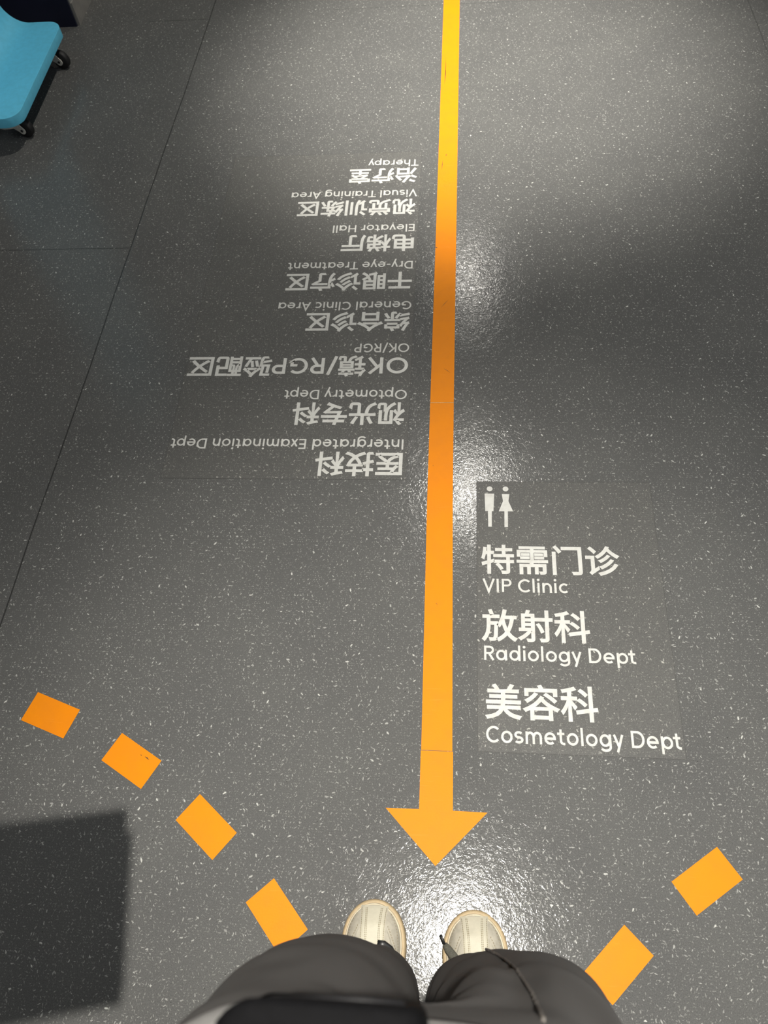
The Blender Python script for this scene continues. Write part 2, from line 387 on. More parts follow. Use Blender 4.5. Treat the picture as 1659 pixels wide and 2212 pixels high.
def glyph(ch, w):
    """skeleton strokes of a round single-storey sans letter, cap height 1; returns strokes, dots, left and right bearing edges"""
    h = w / 2; xh = .74; A = xh / 2; ry = A - h; t = 1 - h
    rx = .355 - h; S = []; dots = []
    bowl = arc(.36, A, rx, ry, 0, 360, 40)
    if ch == 'a' or ch == 'd' or ch == 'g':
        S.append(arc(.34, A, .34 - h, ry, 0, 360, 40))
        if ch == 'a': S.append([(.645, 0), (.645, xh)])
        elif ch == 'd': S.append([(.645, 0), (.645, 1.06)])
        else: S.append([(.645, xh), (.645, .02)] + arc(.355, -.0, .29, .29 - h, 0, -150, 18))
        return S, dots, .0, .645 + h, .06, .09
    if ch in 'bp':
        S.append(arc(h + .30, A, .34 - h, ry, 0, 360, 40)); S.append([(h, xh), (h, -.29)]); return S, dots, 0, h + .64 - h, .09, .06
    if ch == 'c': S.append(arc(.36, A, rx, ry, 48, 312, 34)); return S, dots, 0, .36 + rx * .67 + h * .7, .06, .05
    if ch == 'e': S.append(arc(.36, A, rx, ry, 0, 312, 38)); S.append([(.36 - rx, A - .01), (.36 + rx + h * .98, A - .01)]); return S, dots, 0, .71, .06, .06
    if ch == 'o': S.append(bowl); return S, dots, 0, .715, .06, .06
    if ch == 'h' or ch == 'n':
        S.append([(h, 0), (h, xh if ch == 'n' else 1.06)]); S.append([(h, .30), (h, .36)][:1] + arc(.31, .40, .31 - h, xh - h - .40, 180, 0, 20) + [(.62 - h, 0)]); return S, dots, 0, .62, .09, .08
    if ch == 'u':
        S.append([(.61 - h, xh), (.61 - h, 0)]); S.append([(h, xh), (h, .34)] + arc(.305, .34, .305 - h, .34 - h, 180, 360, 20)); return S, dots, 0, .61, .08, .09
    if ch == 'm':
        S.append([(h, 0), (h, xh)])
        S.append([(h, .34)] + arc(.285, .42, .285 - h, xh - h - .42, 180, 0, 18) + [(.57 - h, 0)])
        S.append([(.57 - h, .34)] + arc(.79 - h, .42, .22, xh - h - .42, 180, 0, 18) + [(1.01 - h, 0)]); return S, dots, 0, 1.01, .09, .08
    if ch == 'r': S.append([(h, 0), (h, xh)]); S.append([(h, .30)] + arc(.33, .38, .33 - h, xh - h - .38, 180, 78, 14)); return S, dots, 0, .40, .09, .03
    if ch == 'i': S.append([(h, 0), (h, xh)]); dots.append((h, .965, h * 1.3)); return S, dots, 0, w, .09, .09
    if ch == 'l': S.append([(h, 0), (h, 1.06)]); return S, dots, 0, w, .09, .09
    if ch == 's':
        r1 = (xh - w) / 4
        S.append(arc(.27, xh - h - r1, .20, r1, 32, 270, 18)[:-1] + arc(.27, h + r1, .215, r1, 90, -148, 18)); return S, dots, 0, .55, .05, .05
    if ch == 't': S.append([(.22, .93), (.22, .24)] + arc(.42, .24, .20, .24 - h, 180, 270, 12) + [(.47, h)]); S.append([(0, xh - h), (.45, xh - h)]); return S, dots, 0, .47, .03, .05
    if ch == 'v': S.append([(h * .9, xh), (.315, h * .3), (.63 - h * .9, xh)]); return S, dots, 0, .63, .02, .02
    if ch == 'x': S.append([(h * 1.1, 0), (.6 - h * 1.1, xh)]); S.append([(h * 1.1, xh), (.6 - h * 1.1, 0)]); return S, dots, 0, .6, .02, .02
    if ch == 'y': S.append([(h * .95, xh), (.33, .02)]); S.append([(.64 - h * .95, xh), (.23, -.29)]); return S, dots, 0, .64, .02, .02
    if ch == 'A': S.append([(h, 0), (.42, 1 - h * .6), (.84 - h, 0)]); S.append([(.19, .31), (.65, .31)]); return S, dots, 0, .84, .02, .02
    if ch == 'C': S.append(arc(.47, .5, .47 - h, .5 - h, 45, 315, 36)); return S, dots, 0, .82, .06, .05
    if ch == 'D': S.append([(h, 0), (h, 1)]); S.append([(h, t), (.36, t)] + arc(.36, .5, .44 - h, .5 - h, 90, -90, 26) + [(h, h)]); return S, dots, 0, .80, .1, .06
    if ch == 'E': S += [[(h, 0), (h, 1)], [(h, t), (.58, t)], [(h, h), (.58, h)], [(h, .51), (.54, .51)]]; return S, dots, 0, .58, .1, .05
    if ch == 'G': S.append(arc(.47, .5, .47 - h, .5 - h, 46, 360 - 38, 36) + [(.84 - h, .24), (.84 - h, .46)]); S.append([(.5, .46), (.84, .46)]); return S, dots, 0, .86, .06, .08
    if ch == 'H': S += [[(h, 0), (h, 1)], [(.76 - h, 0), (.76 - h, 1)], [(h, .51), (.76 - h, .51)]]; return S, dots, 0, .76, .1, .1
    if ch == 'I': S.append([(h, 0), (h, 1)]); return S, dots, 0, w, .1, .1
    if ch == 'K': S += [[(h, 0), (h, 1)], [(h * 1.2, .42), (.70 - h, 1)], [(.26, .60), (.74 - h, 0)]]; return S, dots, 0, .74, .1, .01
    if ch == 'O': S.append(arc(.5, .5, .5 - h, .5 - h, 0, 360, 44)); return S, dots, 0, 1.0, .06, .06
    if ch == 'P' or ch == 'R':
        S.append([(h, 0), (h, 1)]); S.append([(h, t), (.36, t)] + arc(.36, .71, .29 - h, .29 - h, 90, -90, 20) + [(h, .42 + h)])
        if ch == 'R': S.append([(.34, .44), (.68 - h, 0)]); return S, dots, 0, .70, .1, .02
        return S, dots, 0, .65, .1, .03
    if ch == 'T': S += [[(.39, 0), (.39, 1)], [(0, t), (.78, t)]]; return S, dots, 0, .78, .01, .01
    if ch == 'V': S.append([(h * .9, 1), (.41, h * .3), (.82 - h * .9, 1)]); return S, dots, 0, .82, .02, .02
    if ch == '/': S.append([(h, -.10), (.50 - h, 1.06)]); return S, dots, 0, .5, .02, .02
    if ch == '-': S.append([(0, .40), (.36, .40)]); return S, dots, 0, .36, .07, .07
    return [], [], 0, .28, 0, 0

def latin_bm(text, weight, zstep=2e-6, track=0.0):
    """mesh of one line, cap height 1, starting at x=0; returns bmesh and length"""
    bm = BM(); x = 0.0; k = 0; first = True
    for ch in text:
        S, dots, l, r, lb, rb = glyph(ch, weight)
        if ch == ' ': x += .34; continue
        if not first: x += lb
        first = False
        for s in S:
            k += 1
            strip(bm, [(px + x, py) for px, py in s], weight / 2, k * zstep * 10)
        for dx, dy, dr in dots:
            k += 1
            v = [bm.verts.new((x + dx + dr * math.cos(a * PI / 8), dy + dr * math.sin(a * PI / 8), k * zstep * 10)) for a in range(16)]
            bm.faces.new(v)
        x += r; last = rb
        x += rb + track
    return bm, x - last - track

def cjk_bm(text, bold):
    """built-in typeface outlines, made bolder by a mitred rim round every contour; em size 1"""
    cu = bpy.data.curves.new('glyphs', 'FONT'); cu.body = text; cu.size = 1.0; cu.resolution_u = 4
    o = bpy.data.objects.new('glyphs', cu); C.objects.link(o)
    dg = bpy.context.evaluated_depsgraph_get()
    me = bpy.data.meshes.new_from_object(o.evaluated_get(dg))
    bm = BM(); bm.from_mesh(me)
    bpy.data.objects.remove(o); bpy.data.curves.remove(cu); bpy.data.meshes.remove(me)
    bmesh.ops.remove_doubles(bm, verts=bm.verts[:], dist=1e-5)
    for f in bm.faces:
        f.normal_update()
        if f.normal.z < 0: f.normal_flip()
    edges = [e for e in bm.edges if len(e.link_faces) == 1]
    info = {}
    for e in edges:
        f = e.link_faces[0]
        lp = [l for l in f.loops if l.edge == e][0]
        a, b = lp.vert, lp.link_loop_next.vert
        d = (b.co - a.co)
        if d.length < 1e-7: continue
        d.normalize(); nrm = Vector((d.y, -d.x, 0))
        info.setdefault(a, []).append(nrm); info.setdefault(b, []).append(nrm)
    newv = {}
    for v, ns in info.items():
        m = Vector((0, 0, 0))
        for q in ns: m += q
        if m.length < 1e-4: m = ns[0].copy()
        m.normalize()
        newv[v] = bm.verts.new(v.co + m * (bold / max(m.dot(ns[0]), .55)))
    for e in edges:
        a, b = e.verts
        if a in newv and b in newv:
            try: bm.faces.new((a, b, newv[b], newv[a]))
            except ValueError: pass
    for f in bm.faces:
        f.normal_update()
        if f.normal.z < 0: f.normal_flip()
    return bm

def place_text(bm, parent, s0, s1, base, height, z, flip, unit_w=None, x0=None, unit_h=1.0, mat=None):
    """fit the line between s0 and s1 with its baseline at base; flip = read from the far side (turned 180 degrees)"""
    xs = [v.co.x for v in bm.verts]; lo, hi = min(xs), max(xs)
    kx = abs(s1 - s0) / (hi - lo); ky = height / unit_h
    for v in bm.verts:
        u, t_ = (v.co.x - lo) * kx, v.co.y * ky
        if flip: v.co = Vector((s0 - u, base - t_, z + v.co.z))
        else: v.co = Vector((s0 + u, base + t_, z + v.co.z))
    for f in bm.faces:
        f.normal_update()
        if f.normal.z < 0: f.normal_flip()
    return obj('lettering', bm, m_white, parent)

def cjk_line(text, parent, s0, s1, base, em, z, flip, bold=.019):
    return place_text(cjk_bm(text, bold), parent, s0, s1, base, em, z, flip)

FT = .0004
# the sign read from the person's side
right = thing('floor_sign', 'grey floor sign right of the stripe with restroom figures and three department names', 'floor sign', (.2374, .6200, 0))
def rel(o, parent):
    o.matrix_parent_inverse = Matrix.Translation(-Vector(parent.location)); return o
bm = BM(); bx(bm, .0491, .4257, .3243, .9145, 0, FT)
rel(obj('film', bm, m_film, right), right)
zt = FT + .00012
EM = .0715
for txt, s0, s1, base in (('特需门诊', .0583, .3447, .6950), ('放射科', .0580, .2722, .5475), ('美容科', .0632, .2757, .3925)):
    rel(cjk_line(txt, right, s0, s1, base, EM, zt, False), right)
for txt, s0, s1, base, hgt in (('VIP Clinic', .0608, .2343, .6472, .0297), ('Radiology Dept', .0627, .3549, .5010, .0297), ('Cosmetology Dept', .0650, .4196, .3415, .0312)):
    b_, _ = latin_bm(txt, .145)
    rel(place_text(b_, right, s0, s1, base, hgt, zt, False), right)
m_rim = simple('film_cut_edge', (.045, .044, .040), .6)
def film_rim(parent, x0, x1, y0, y1, wd=.0007):
    bm = BM()
    o_ = [bm.verts.new((x, y, FT + .00006)) for x, y in ((x0, y0), (x1, y0), (x1, y1), (x0, y1))]
    i_ = [bm.verts.new((x, y, FT + .00006)) for x, y in ((x0 + wd, y0 + wd), (x1 - wd, y0 + wd), (x1 - wd, y1 - wd), (x0 + wd, y1 - wd))]
    for k in range(4): bm.faces.new((o_[k], o_[(k + 1) % 4], i_[(k + 1) % 4], i_[k]))
    rel(obj('film_edge', fixn(bm), m_rim, parent), parent)
film_rim(right, .0491, .4257, .3243, .9145)
def picto(polys, head):
    bm = BM()
    for q in polys: bm.faces.new([bm.verts.new((x, y, zt)) for x, y in q])
    hx, hy, r = head
    bm.faces.new([bm.verts.new((hx + r * math.cos(2 * PI * i / 28), hy + r * math.sin(2 * PI * i / 28), zt)) for i in range(28)])
    for f in bm.faces:
        f.normal_update()
        if f.normal.z < 0: f.normal_flip()
    rel(obj('pictogram', bm, m_white, right), right)
picto([[(.0670, .8830), (.0681, .8383), (.0738, .8383), (.0742, .7996), (.0817, .7996), (.0823, .8383), (.0858, .8383), (.0881, .8830)]], (.0782, .8953, .0063))
picto([[(.1046, .8823), (.1069, .8640), (.0973, .8383), (.1094, .8383), (.1088, .7993), (.1163, .7993), (.1169, .8383), (.1283, .8383), (.1187, .8640), (.1213, .8823)]], (.1131, .8953, .0063))

# the long sign read from the far side
left = thing('floor_sign', 'long grey floor sign left of the stripe with upside-down lettering in eight entries', 'floor sign', (-.394, 1.49, 0))
bm = BM(); bx(bm, -.6790, -.1090, .9165, 2.075, 0, FT)
rel(obj('film', bm, m_film, left), left)
film_rim(left, -.6790, -.1090, .9165, 2.075, .0005)
EML = .0695
rows = [('医技科', -.3211, .9855, 'Intergrated Examination Dept', -.6733, 1.0279), ('视光专科', -.3907, 1.1285, 'Optometry Dept', -.4164, 1.1738),
        (None, -.6755, 1.2755, 'OK/RGP', -.2547, 1.3213), ('综合诊区', -.3886, 1.4225, 'General Clinic Area', -.4672, 1.4660),
        ('千眼诊疗区', -.4584, 1.5665, 'Dry-eye Treatment', -.4591, 1.6135), ('电梯厅', -.3194, 1.7120, 'Elevator Hall', -.3480, 1.7592),
        ('视觉训练区', -.4598, 1.8580, 'Visual Training Area', -.4825, 1.9040), ('治疗室', -.3192, 1.9960, 'Therapy', -.2662, 2.0392)]
# photo: 干眼 ("dry eye")
for cj, e1, b1, lat, e2, b2 in rows:
    if cj:
        if cj[0] == '千': cj = '干' + cj[1:]
        rel(cjk_line(cj, left, -.1185, e1, b1, EML, zt, True, .022), left)
    else:
        # OK + glyph + /RGP + glyphs, one printed line
        big = BM(); x = 0.0
        def add(b_, dx, sx, dy=0, sy=None):
            me = bpy.data.meshes.new('tmp')
            for v in b_.verts: v.co = Vector((v.co.x * sx + dx, v.co.y * (sy or sx) + dy, v.co.z))
            b_.to_mesh(me); b_.free(); big.from_mesh(me); bpy.data.meshes.remove(me)
        cap = .735
        b_, ln = latin_bm('OK', .155); add(b_, 0, cap, .0); x = ln * cap + .02
        add(cjk_bm('镜', .017), x, 1.0); x += 1.0
        b_, ln = latin_bm('/RGP', .155); add(b_, x, cap, .0); x += ln * cap + .02
        add(cjk_bm('验配区', .021), x, 1.0)
        rel(place_text(big, left, -.1171, e1, b1, EML, zt, True), left)
    b_, _ = latin_bm(lat, .14)
    rel(place_text(b_, left, -.1185 if lat[0] in 'IDE' else -.1165, e2, b2, .0288, zt, True), left)

# ------------------------------------------------------------------ blue wheeled stand
stand = thing('wheeled_stand', 'light blue wheeled stand with rounded base on grey casters beside the dark wall', 'wheeled stand', (-1.45, 2.38, 0))
def stand_part(name, bm, mat, sm=False, parent=None, mats=None):
    o = obj(name, bm, mat, stand if parent is None else parent, sm, mats)
    if parent is None: o.matrix_parent_inverse = Matrix.Translation(-Vector(stand.location))
    return o
# closed L-profile (x, z), rounded in plan at the two free corners
ZT, TH = .115, .031
XE, XC, RF = -1.340, -1.455, .08
y0s, y1s, RC = 2.130, 2.665, .05
prof = [(XE, ZT)] + [(XC + (XE - XC) * (1 - i / 6), ZT) for i in range(1, 6)]
top = [(XC - RF * math.sin(a), ZT + RF * (1 - math.cos(a))) for a in [PI / 2 * i / 14 for i in range(15)]]
top += [(XC - RF, z) for z in (.4, .8, 1.2, 1.58)]
n_prof = len(prof) + len(top)
outer = prof + top
inner = []
for i, (x, z) in enumerate(outer):
    a = outer[max(i - 1, 0)]; b = outer[min(i + 1, len(outer) - 1)]
    d = Vector((b[0] - a[0], b[1] - a[1])).normalized(); inner.append((x + d.y * -TH, z - (-d.x) * TH) if False else (x - abs(d.y) * TH, z - abs(d.x) * TH))
bm = BM(); rows_t, rows_b = [], []
NY = 12
def ylim(x):
    """rounded front corners in plan"""
    d = (XE - x)
    if d >= RC: return y0s, y1s
    k = RC - math.sqrt(max(RC * RC - (RC - d) ** 2, 0))
    return y0s + k, y1s - k
fx = [XE - RC * (1 - math.cos(PI / 2 * i / 8)) for i in range(9)]
outer2 = [(x, ZT) for x in fx] + [p for p in outer if p[0] < XE - RC - .004]
inner2 = []
for i, (x, z) in enumerate(outer2):
    a = outer2[max(i - 1, 0)]; b = outer2[min(i + 1, len(outer2) - 1)]
    d = Vector((b[0] - a[0], b[1] - a[1])).normalized()
    inner2.append((x - abs(d.y) * TH, z - abs(d.x) * TH))
for P2, store in ((outer2, rows_t), (inner2, rows_b)):
    for i, (x, z) in enumerate(P2):
        xo = outer2[i][0]; a, b = ylim(xo)
        store.append([bm.verts.new((x, a + (b - a) * j / NY, z)) for j in range(NY + 1)])
for rws, fl in ((rows_t, False), (rows_b, True)):
    for i in range(len(rws) - 1):
        for j in range(NY):
            bm.faces.new((rws[i][j], rws[i][j + 1], rws[i + 1][j + 1], rws[i + 1][j]))
for i in range(len(rows_t) - 1):
    for j in (0, NY): bm.faces.new((rows_t[i][j], rows_t[i + 1][j], rows_b[i + 1][j], rows_b[i][j]))
for i in (0, len(rows_t) - 1):
    for j in range(NY): bm.faces.new((rows_t[i][j], rows_t[i][j + 1], rows_b[i][j + 1], rows_b[i][j]))
board = stand_part('board', fixn(bm), m_blue, True)
bv = board.modifiers.new('bevel', 'BEVEL'); bv.width = .0035; bv.segments = 3; bv.limit_method = 'ANGLE'; bv.angle_limit = math.radians(50)
# heavy rear foot so that the tall board stands up
bm = BM(); bx(bm, -1.86, -1.562, 2.16, 2.63, ZT - TH, ZT)
rear = stand_part('rear_foot', bm, m_blue); bv = rear.modifiers.new('bevel', 'BEVEL'); bv.width = .01; bv.segments = 3
def caster(x, y, swing):
    """plate, fork of two cheeks and a crown, wheel and bolt; trails towards `swing` in the horizontal plane"""
    ca, sa = math.cos(swing), math.sin(swing)
    def T3(p): return Vector((x + ca * p[0] - sa * p[1], y + sa * p[0] + ca * p[1], p[2]))
    def solid(bm, prof, w0, w1):
        a = [bm.verts.new(T3((u, w0, z))) for u, z in prof]; b = [bm.verts.new(T3((u, w1, z))) for u, z in prof]
        bm.faces.new(a); bm.faces.new(b[::-1])
        for i in range(len(prof)): bm.faces.new((a[i], a[(i + 1) % len(prof)], b[(i + 1) % len(prof)], b[i]))
    bm = BM()
    wx, wz, r = .034, .029, .029
    cheek = [(-.022, .072), (.014, .072), (.026, .056)] + [(wx + .012 * math.cos(a), wz + .012 * math.sin(a)) for a in [math.radians(60 - 30 * i) for i in range(8)]] + [(.012, .030), (-.006, .040), (-.022, .050)]
    for w0, w1 in ((-.0175, -.0150), (.0150, .0175)): solid(bm, cheek, w0, w1)
    solid(bm, [(-.024, .0725), (.020, .0725), (.020, .0695), (-.024, .0695)], -.0175, .0175)
    solid(bm, [(-.026, .0725), (-.020, .0725), (-.016, .046), (-.024, .044)], -.0175, .0175)
    # curved brake tab that sweeps back from the near cheek
    tab = [(.006, -.0175), (-.006, -.024), (-.022, -.029), (-.040, -.029), (-.056, -.022), (-.064, -.010)]
    ta = [[bm.verts.new(T3((u, w_ - dw, z))) for u, w_ in tab] for dw, z in ((0, .034), (0, .054), (-.003, .054), (-.003, .034))]
    for i in range(len(tab) - 1):
        for j in range(4): bm.faces.new((ta[j][i], ta[(j + 1) % 4][i], ta[(j + 1) % 4][i + 1], ta[j][i + 1]))
    bm.faces.new([ta[j][0] for j in range(4)]); bm.faces.new([ta[j][-1] for j in range(4)])
    # swivel head and mounting plate
    cyl(bm, (x - .0, y, .0755), (0, 0, 1), .017, .0035, 24)
    bx(bm, x - .026, x + .026, y - .026, y + .026, .079, .084)
    fork = stand_part('caster', fixn(bm), m_metal)
    bm = BM(); cyl(bm, T3((wx, 0, wz)), (-sa, ca, 0), r, .0115, 36, .004)
    stand_part('wheel', fixn(bm), m_tyre, True, fork)
    bm = BM(); cyl(bm, T3((wx, 0, wz)), (-sa, ca, 0), .0042, .0195, 12)
    stand_part('bolt', fixn(bm), m_bolt, False, fork)
for o_ in (): pass
caster(-1.396, 2.598, math.radians(-12)); caster(-1.416, 2.224, math.radians(-14))
caster(-1.82, 2.57, math.radians(-20)); caster(-1.82, 2.23, math.radians(-10))
for o in list(stand.children):
    for ch in o.children: ch.matrix_parent_inverse = Matrix.Identity(4)

# ------------------------------------------------------------------ the person
PX = -.04
person = thing('person', 'person in dark grey trousers and cream gum-soled sneakers standing at the bottom edge', 'person', (PX, -.09, 0))
def pp(name, bm, mat, sm=True, parent=None, mats=None):
    o = obj(name, bm, mat, person if parent is None else parent, sm, mats)
    if parent is None: o.matrix_parent_inverse = Matrix.Translation(-Vector(person.location))
    return o

def half_w(d, L_=.285):
    """half width of the sole at distance d behind the toe tip"""
    if d <= 0: return 0.0
    if d < .072: return .0540 * (1 - (1 - d / .072) ** 2.3) ** .5
    k = (d - .072) / (L_ - .072)
    wv = .0540 * (1 - .42 * math.sin(min(k, .62) / .62 * PI / 2) ** 1.6) if k < .62 else .0540 * .58 * (1 - .06 * (k - .62))
    if k > .80: wv *= math.sqrt(max(1 - ((k - .80) / .20) ** 2, 0))
    return wv
DS = [0.0] + [.075 * (1 - math.cos(PI / 2 * i / 16)) for i in range(1, 17)] + [.09, .11, .13, .15, .17, .19, .21, .225, .24, .25, .26, .268, .275, .280, .2835, .285]
def outline(inset=0.0):
    L_, R_ = [], []
    for d in DS:
        wv = half_w(d)
        L_.append((-wv, -d)); R_.append((wv, -d))
    pts = L_ + R_[::-1]
    out = []
    for p in pts:
        if not out or (Vector(p) - Vector(out[-1])).length > 1e-5: out.append(p)
    if (Vector(out[0]) - Vector(out[-1])).length < 1e-5: out.pop()
    if inset == 0: return out
    n = len(out); res = []
    for i in range(n):
        a, b = Vector(out[i - 1]), Vector(out[(i + 1) % n])
        d = (b - a).normalized(); nm = Vector((-d.y, d.x))
        c0 = Vector((0, -.14)); p = Vector(out[i])
        if nm.dot(c0 - p) < 0: nm = -nm
        res.append(tuple(p + nm * inset))
    return res
def top_z(x, d):
    """height of the upper over the floor"""
    wv = max(half_w(d) - .0085, 1e-4)
    q = min(abs(x) / wv, 1.0)
    ridge = .046 + .030 * (1 - math.exp(-d / .075)) + (.035 * min(max((d - .09) / .08, 0), 1))
    rise = min(1, (d - .0085) / .03) if d > .0085 else 0
    return .030 + (ridge - .030) * (1 - q ** 2.6) ** .62 * (max(rise, 0) ** .55)
def shoe(tx, ty, rz, label, with_lace):
    R = Matrix.Translation((tx, ty, 0)) @ Matrix.Rotation(rz, 4, 'Z')
    def place(bm):
        bmesh.ops.transform(bm, matrix=R, verts=bm.verts[:]); return fixn(bm)
    # upper: grid over plan
    bm = BM(); grid = []; NX = 24
    dd = [.0088 + (.272 - .0088) * ((i / 46) ** 1.7) for i in range(47)]
    for d in dd:
        wv = max(half_w(d) - .0075, .0004)
        # the inset rim is rounder at the toe
        if d < .075: wv = max((.0540 - .0085) * math.sqrt(max(1 - (1 - (d - .0085) / .0665) ** 2.3, 0)), .0012)
        grid.append([bm.verts.new((wv * math.sin(PI / 2 * (2 * j / NX - 1)), -d, top_z(wv * math.sin(PI / 2 * (2 * j / NX - 1)) , d))) for j in range(NX + 1)])
    for i in range(len(grid) - 1):
        for j in range(NX): bm.faces.new((grid[i][j], grid[i][j + 1], grid[i + 1][j + 1], grid[i + 1][j]))
    # skirt down into the sole
    for row_side in (0, NX):
        lows = [bm.verts.new((g[row_side].co.x, g[row_side].co.y, .012)) for g in grid]
        for i in range(len(grid) - 1): bm.faces.new((grid[i][row_side], grid[i + 1][row_side], lows[i + 1], lows[i]))
    up = pp('sneaker', place(bm), m_leather2)
    up['label'] = label
    # sole with a rounded side wall
    o0, o1, o2 = outline(0), outline(.0025), outline(.0105)
    bm = BM(); rings = []
    for ol, z in ((o1, 0.0), (o0, .004), (o0, .022), (outline(.0012), .0275), (outline(.0035), .0300), (outline(.0060), .0295), (o2, .0285)):
        rings.append([bm.verts.new((x, y, z)) for x, y in ol])
    n = len(o0)
    for i in range(len(rings) - 1):
        for k in range(n): bm.faces.new((rings[i][k], rings[i][(k + 1) % n], rings[i + 1][(k + 1) % n], rings[i + 1][k]))
    bm.faces.new(rings[0]); bm.faces.new(rings[-1])
    pp('sole', place(bm), m_gum, True, up)
    # welt ridge that rings the upper
    wl_ = outline(.0085)
    bm = BM(); ring = [(x, y, .0312) for x, y in wl_ if y > -.2]
    k0 = max(range(len(ring)), key=lambda i: ring[i][1])
    lft = sorted([p for p in ring if p[0] <= 0], key=lambda p: p[1]); rgt = sorted([p for p in ring if p[0] > 0], key=lambda p: -p[1])
    tube(bm, lft + rgt, .0022, 8)
    pp('welt', place(bm), m_welt, True, up)
    # centre strip over the toe, 1 mm proud, flaring a little towards the toe
    def sw(d): return .0185 + .0042 * math.exp(-((d - .012) / .03)) + .002 * min(d / .1, 1)
    bm = BM(); g2 = []
    dl = [.0105 + (.155 - .0105) * i / 44 for i in range(45)]
    for d in dl:
        g2.append([bm.verts.new((sw(d) * (2 * j / 12 - 1), -d, top_z(sw(d) * (2 * j / 12 - 1), d) + (.0014 if 0 < j < 12 else -.0006))) for j in range(13)])
    for i in range(len(g2) - 1):
        for j in range(12): bm.faces.new((g2[i][j], g2[i][j + 1], g2[i + 1][j + 1], g2[i + 1][j]))
    pp('toe_strip', place(bm), m_leather, True, up)
    # side panels: raised leather quarters whose front edge sweeps back from the welt to the strip
    for s in (-1, 1):
        bm = BM(); g3 = []
        for i in range(26):
            f = i / 25
            d = .044 + .11 * f
            lim = max(half_w(d) - .0105, .004)
            xa = sw(d) + .0008
            xo = xa + .0004 + (lim - xa - .0006) * min((d - .044) / .055, 1) ** .75
            row = []
            for j in range(9):
                x = s * (xo + (xa - xo) * j / 8)
                row.append(bm.verts.new((x, -d, top_z(x, d) + (.0022 if j else -.0006))))
            g3.append(row)
        for i in range(25):
            for j in range(8): bm.faces.new((g3[i][j], g3[i][j + 1], g3[i + 1][j + 1], g3[i + 1][j]))
        pp('quarter', place(bm), m_leather2, True, up)
    # stitching
    bm = BM()
    def stitch(p, q):
        tube(bm, [p, ((p[0] + q[0]) / 2, (p[1] + q[1]) / 2, (p[2] + q[2]) / 2 + .0003), q], .00050, 5)
    for s in (-1, 1):
        for off in (.0022, .0088, .0110):
            d = .014
            while d < .12:
                xa, xb = s * (sw(d) - off), s * (sw(d + .0018) - off)
                stitch((xa, -d, top_z(xa, d) + .0017), (xb, -d - .0018, top_z(xb, d + .0018) + .0017)); d += .0030
        d = .040
        while d < .092:
            pts = []
            for dq in (d, d + .0022):
                lim = max(half_w(dq) - .0105, .004); xa = sw(dq) + .0008
                x = s * (xa + .003 + (lim - xa - .0006) * min(max(dq - .042, 0) / .055, 1) ** .75)
                pts.append((x, -dq, top_z(x, dq) + .0006))
            stitch(*pts); d += .0038
        d = .022
        while d < .12:
            xa, xb = s * (half_w(d) - .0125), s * (half_w(d + .002) - .0125)
            stitch((xa, -d, top_z(xa, d) + .0012), (xb, -d - .002, top_z(xb, d + .002) + .0012)); d += .0042
    pp('stitching', place(bm), m_thread, False, up)
    # dark tongue and lace bars, mostly under the hem
    bm = BM(); g4 = []
    for i in range(14):
        d = .082 + .075 * i / 13
        g4.append([bm.verts.new((.019 * (2 * j / 8 - 1), -d, top_z(.019 * (2 * j / 8 - 1), d) + .0035 + .006 * i / 13)) for j in range(9)])
    for i in range(13):
        for j in range(8): bm.faces.new((g4[i][j], g4[i][j + 1], g4[i + 1][j + 1], g4[i + 1][j]))
    pp('tongue', place(bm), m_lace, True, up)
    bm = BM()
    if with_lace == 'end':
        pts = [(-.020, -.082, .062), (-.034, -.070, .058), (-.044, -.058, .0545), (-.0495, -.050, .0545)]
        tube(bm, pts, [.0062, .0070, .0062, .0038], 10, True, .45)
        lace = pp('lace', place(bm), m_lace, True, up)
        bm = BM(); tube(bm, [(-.0490, -.0510, .0547), (-.0532, -.0425, .0548), (-.0556, -.0370, .0550)], [.0023, .0021, .0020], 8)
        pp('aglet', place(bm), m_aglet, True, up)
    else:
        pts = [(.010, -.066, .069), (.020, -.067, .067), (.030, -.073, .062), (.040, -.086, .054)]
        tube(bm, pts, [.0055, .0062, .006, .005], 10, True, .45)
        pp('lace', place(bm), m_aglet, True, up)
    return up
shoe(-.1240, .0690, math.radians(0.5), 'left sneaker, a dark lace showing at its inner side', 'bar')
shoe(.0400, .0615, math.radians(3.0), 'right sneaker, a loose olive lace end hanging over its inner side', 'end')

# trousers: two loose legs joined at the crotch, one surface
NV = 64
def ring_leg(z, cx, cy, rx, ry, pw=2.25):
    out = []
    for k in range(NV):
        a = 2 * PI * k / NV; c, s = math.cos(a), math.sin(a)
        out.append(Vector((cx + rx * math.copysign(abs(c) ** (2 / pw), c), cy + ry * math.copysign(abs(s) ** (2 / pw), s), z)))
    return out
def lerp_keys(keys, z):
    for a, b in zip(keys, keys[1:]):
        if a[0] <= z <= b[0]:
            t_ = (z - a[0]) / (b[0] - a[0]); t_ = t_ * t_ * (3 - 2 * t_)
            return [a[i] + (b[i] - a[i]) * t_ for i in range(1, 5)]
    return keys[-1][1:]
KL = [(.040, -.124, -.078, .080, .078), (.10, -.124, -.078, .080, .080), (.28, -.124, -.088, .080, .086), (.50, -.124, -.088, .098, .097), (.66, -.122, -.098, .097, .097), (.84, -.118, -.122, .092, .096)]
KR = [(.040, .050, -.090, .078, .086), (.10, .050, -.088, .078, .090), (.28, .056, -.090, .080, .090), (.46, .088, -.088, .092, .095), (.64, .074, -.098, .088, .094), (.84, .042, -.122, .080, .096)]
zs = [.040, .046, .055, .065, .08, .095, .11, .13, .15, .17, .19, .21, .23, .25, .28, .31, .34, .37, .40, .43, .46, .49, .52, .55, .58, .61, .64, .67, .70, .73, .76, .79, .82]
bm = BM(); hips = {}
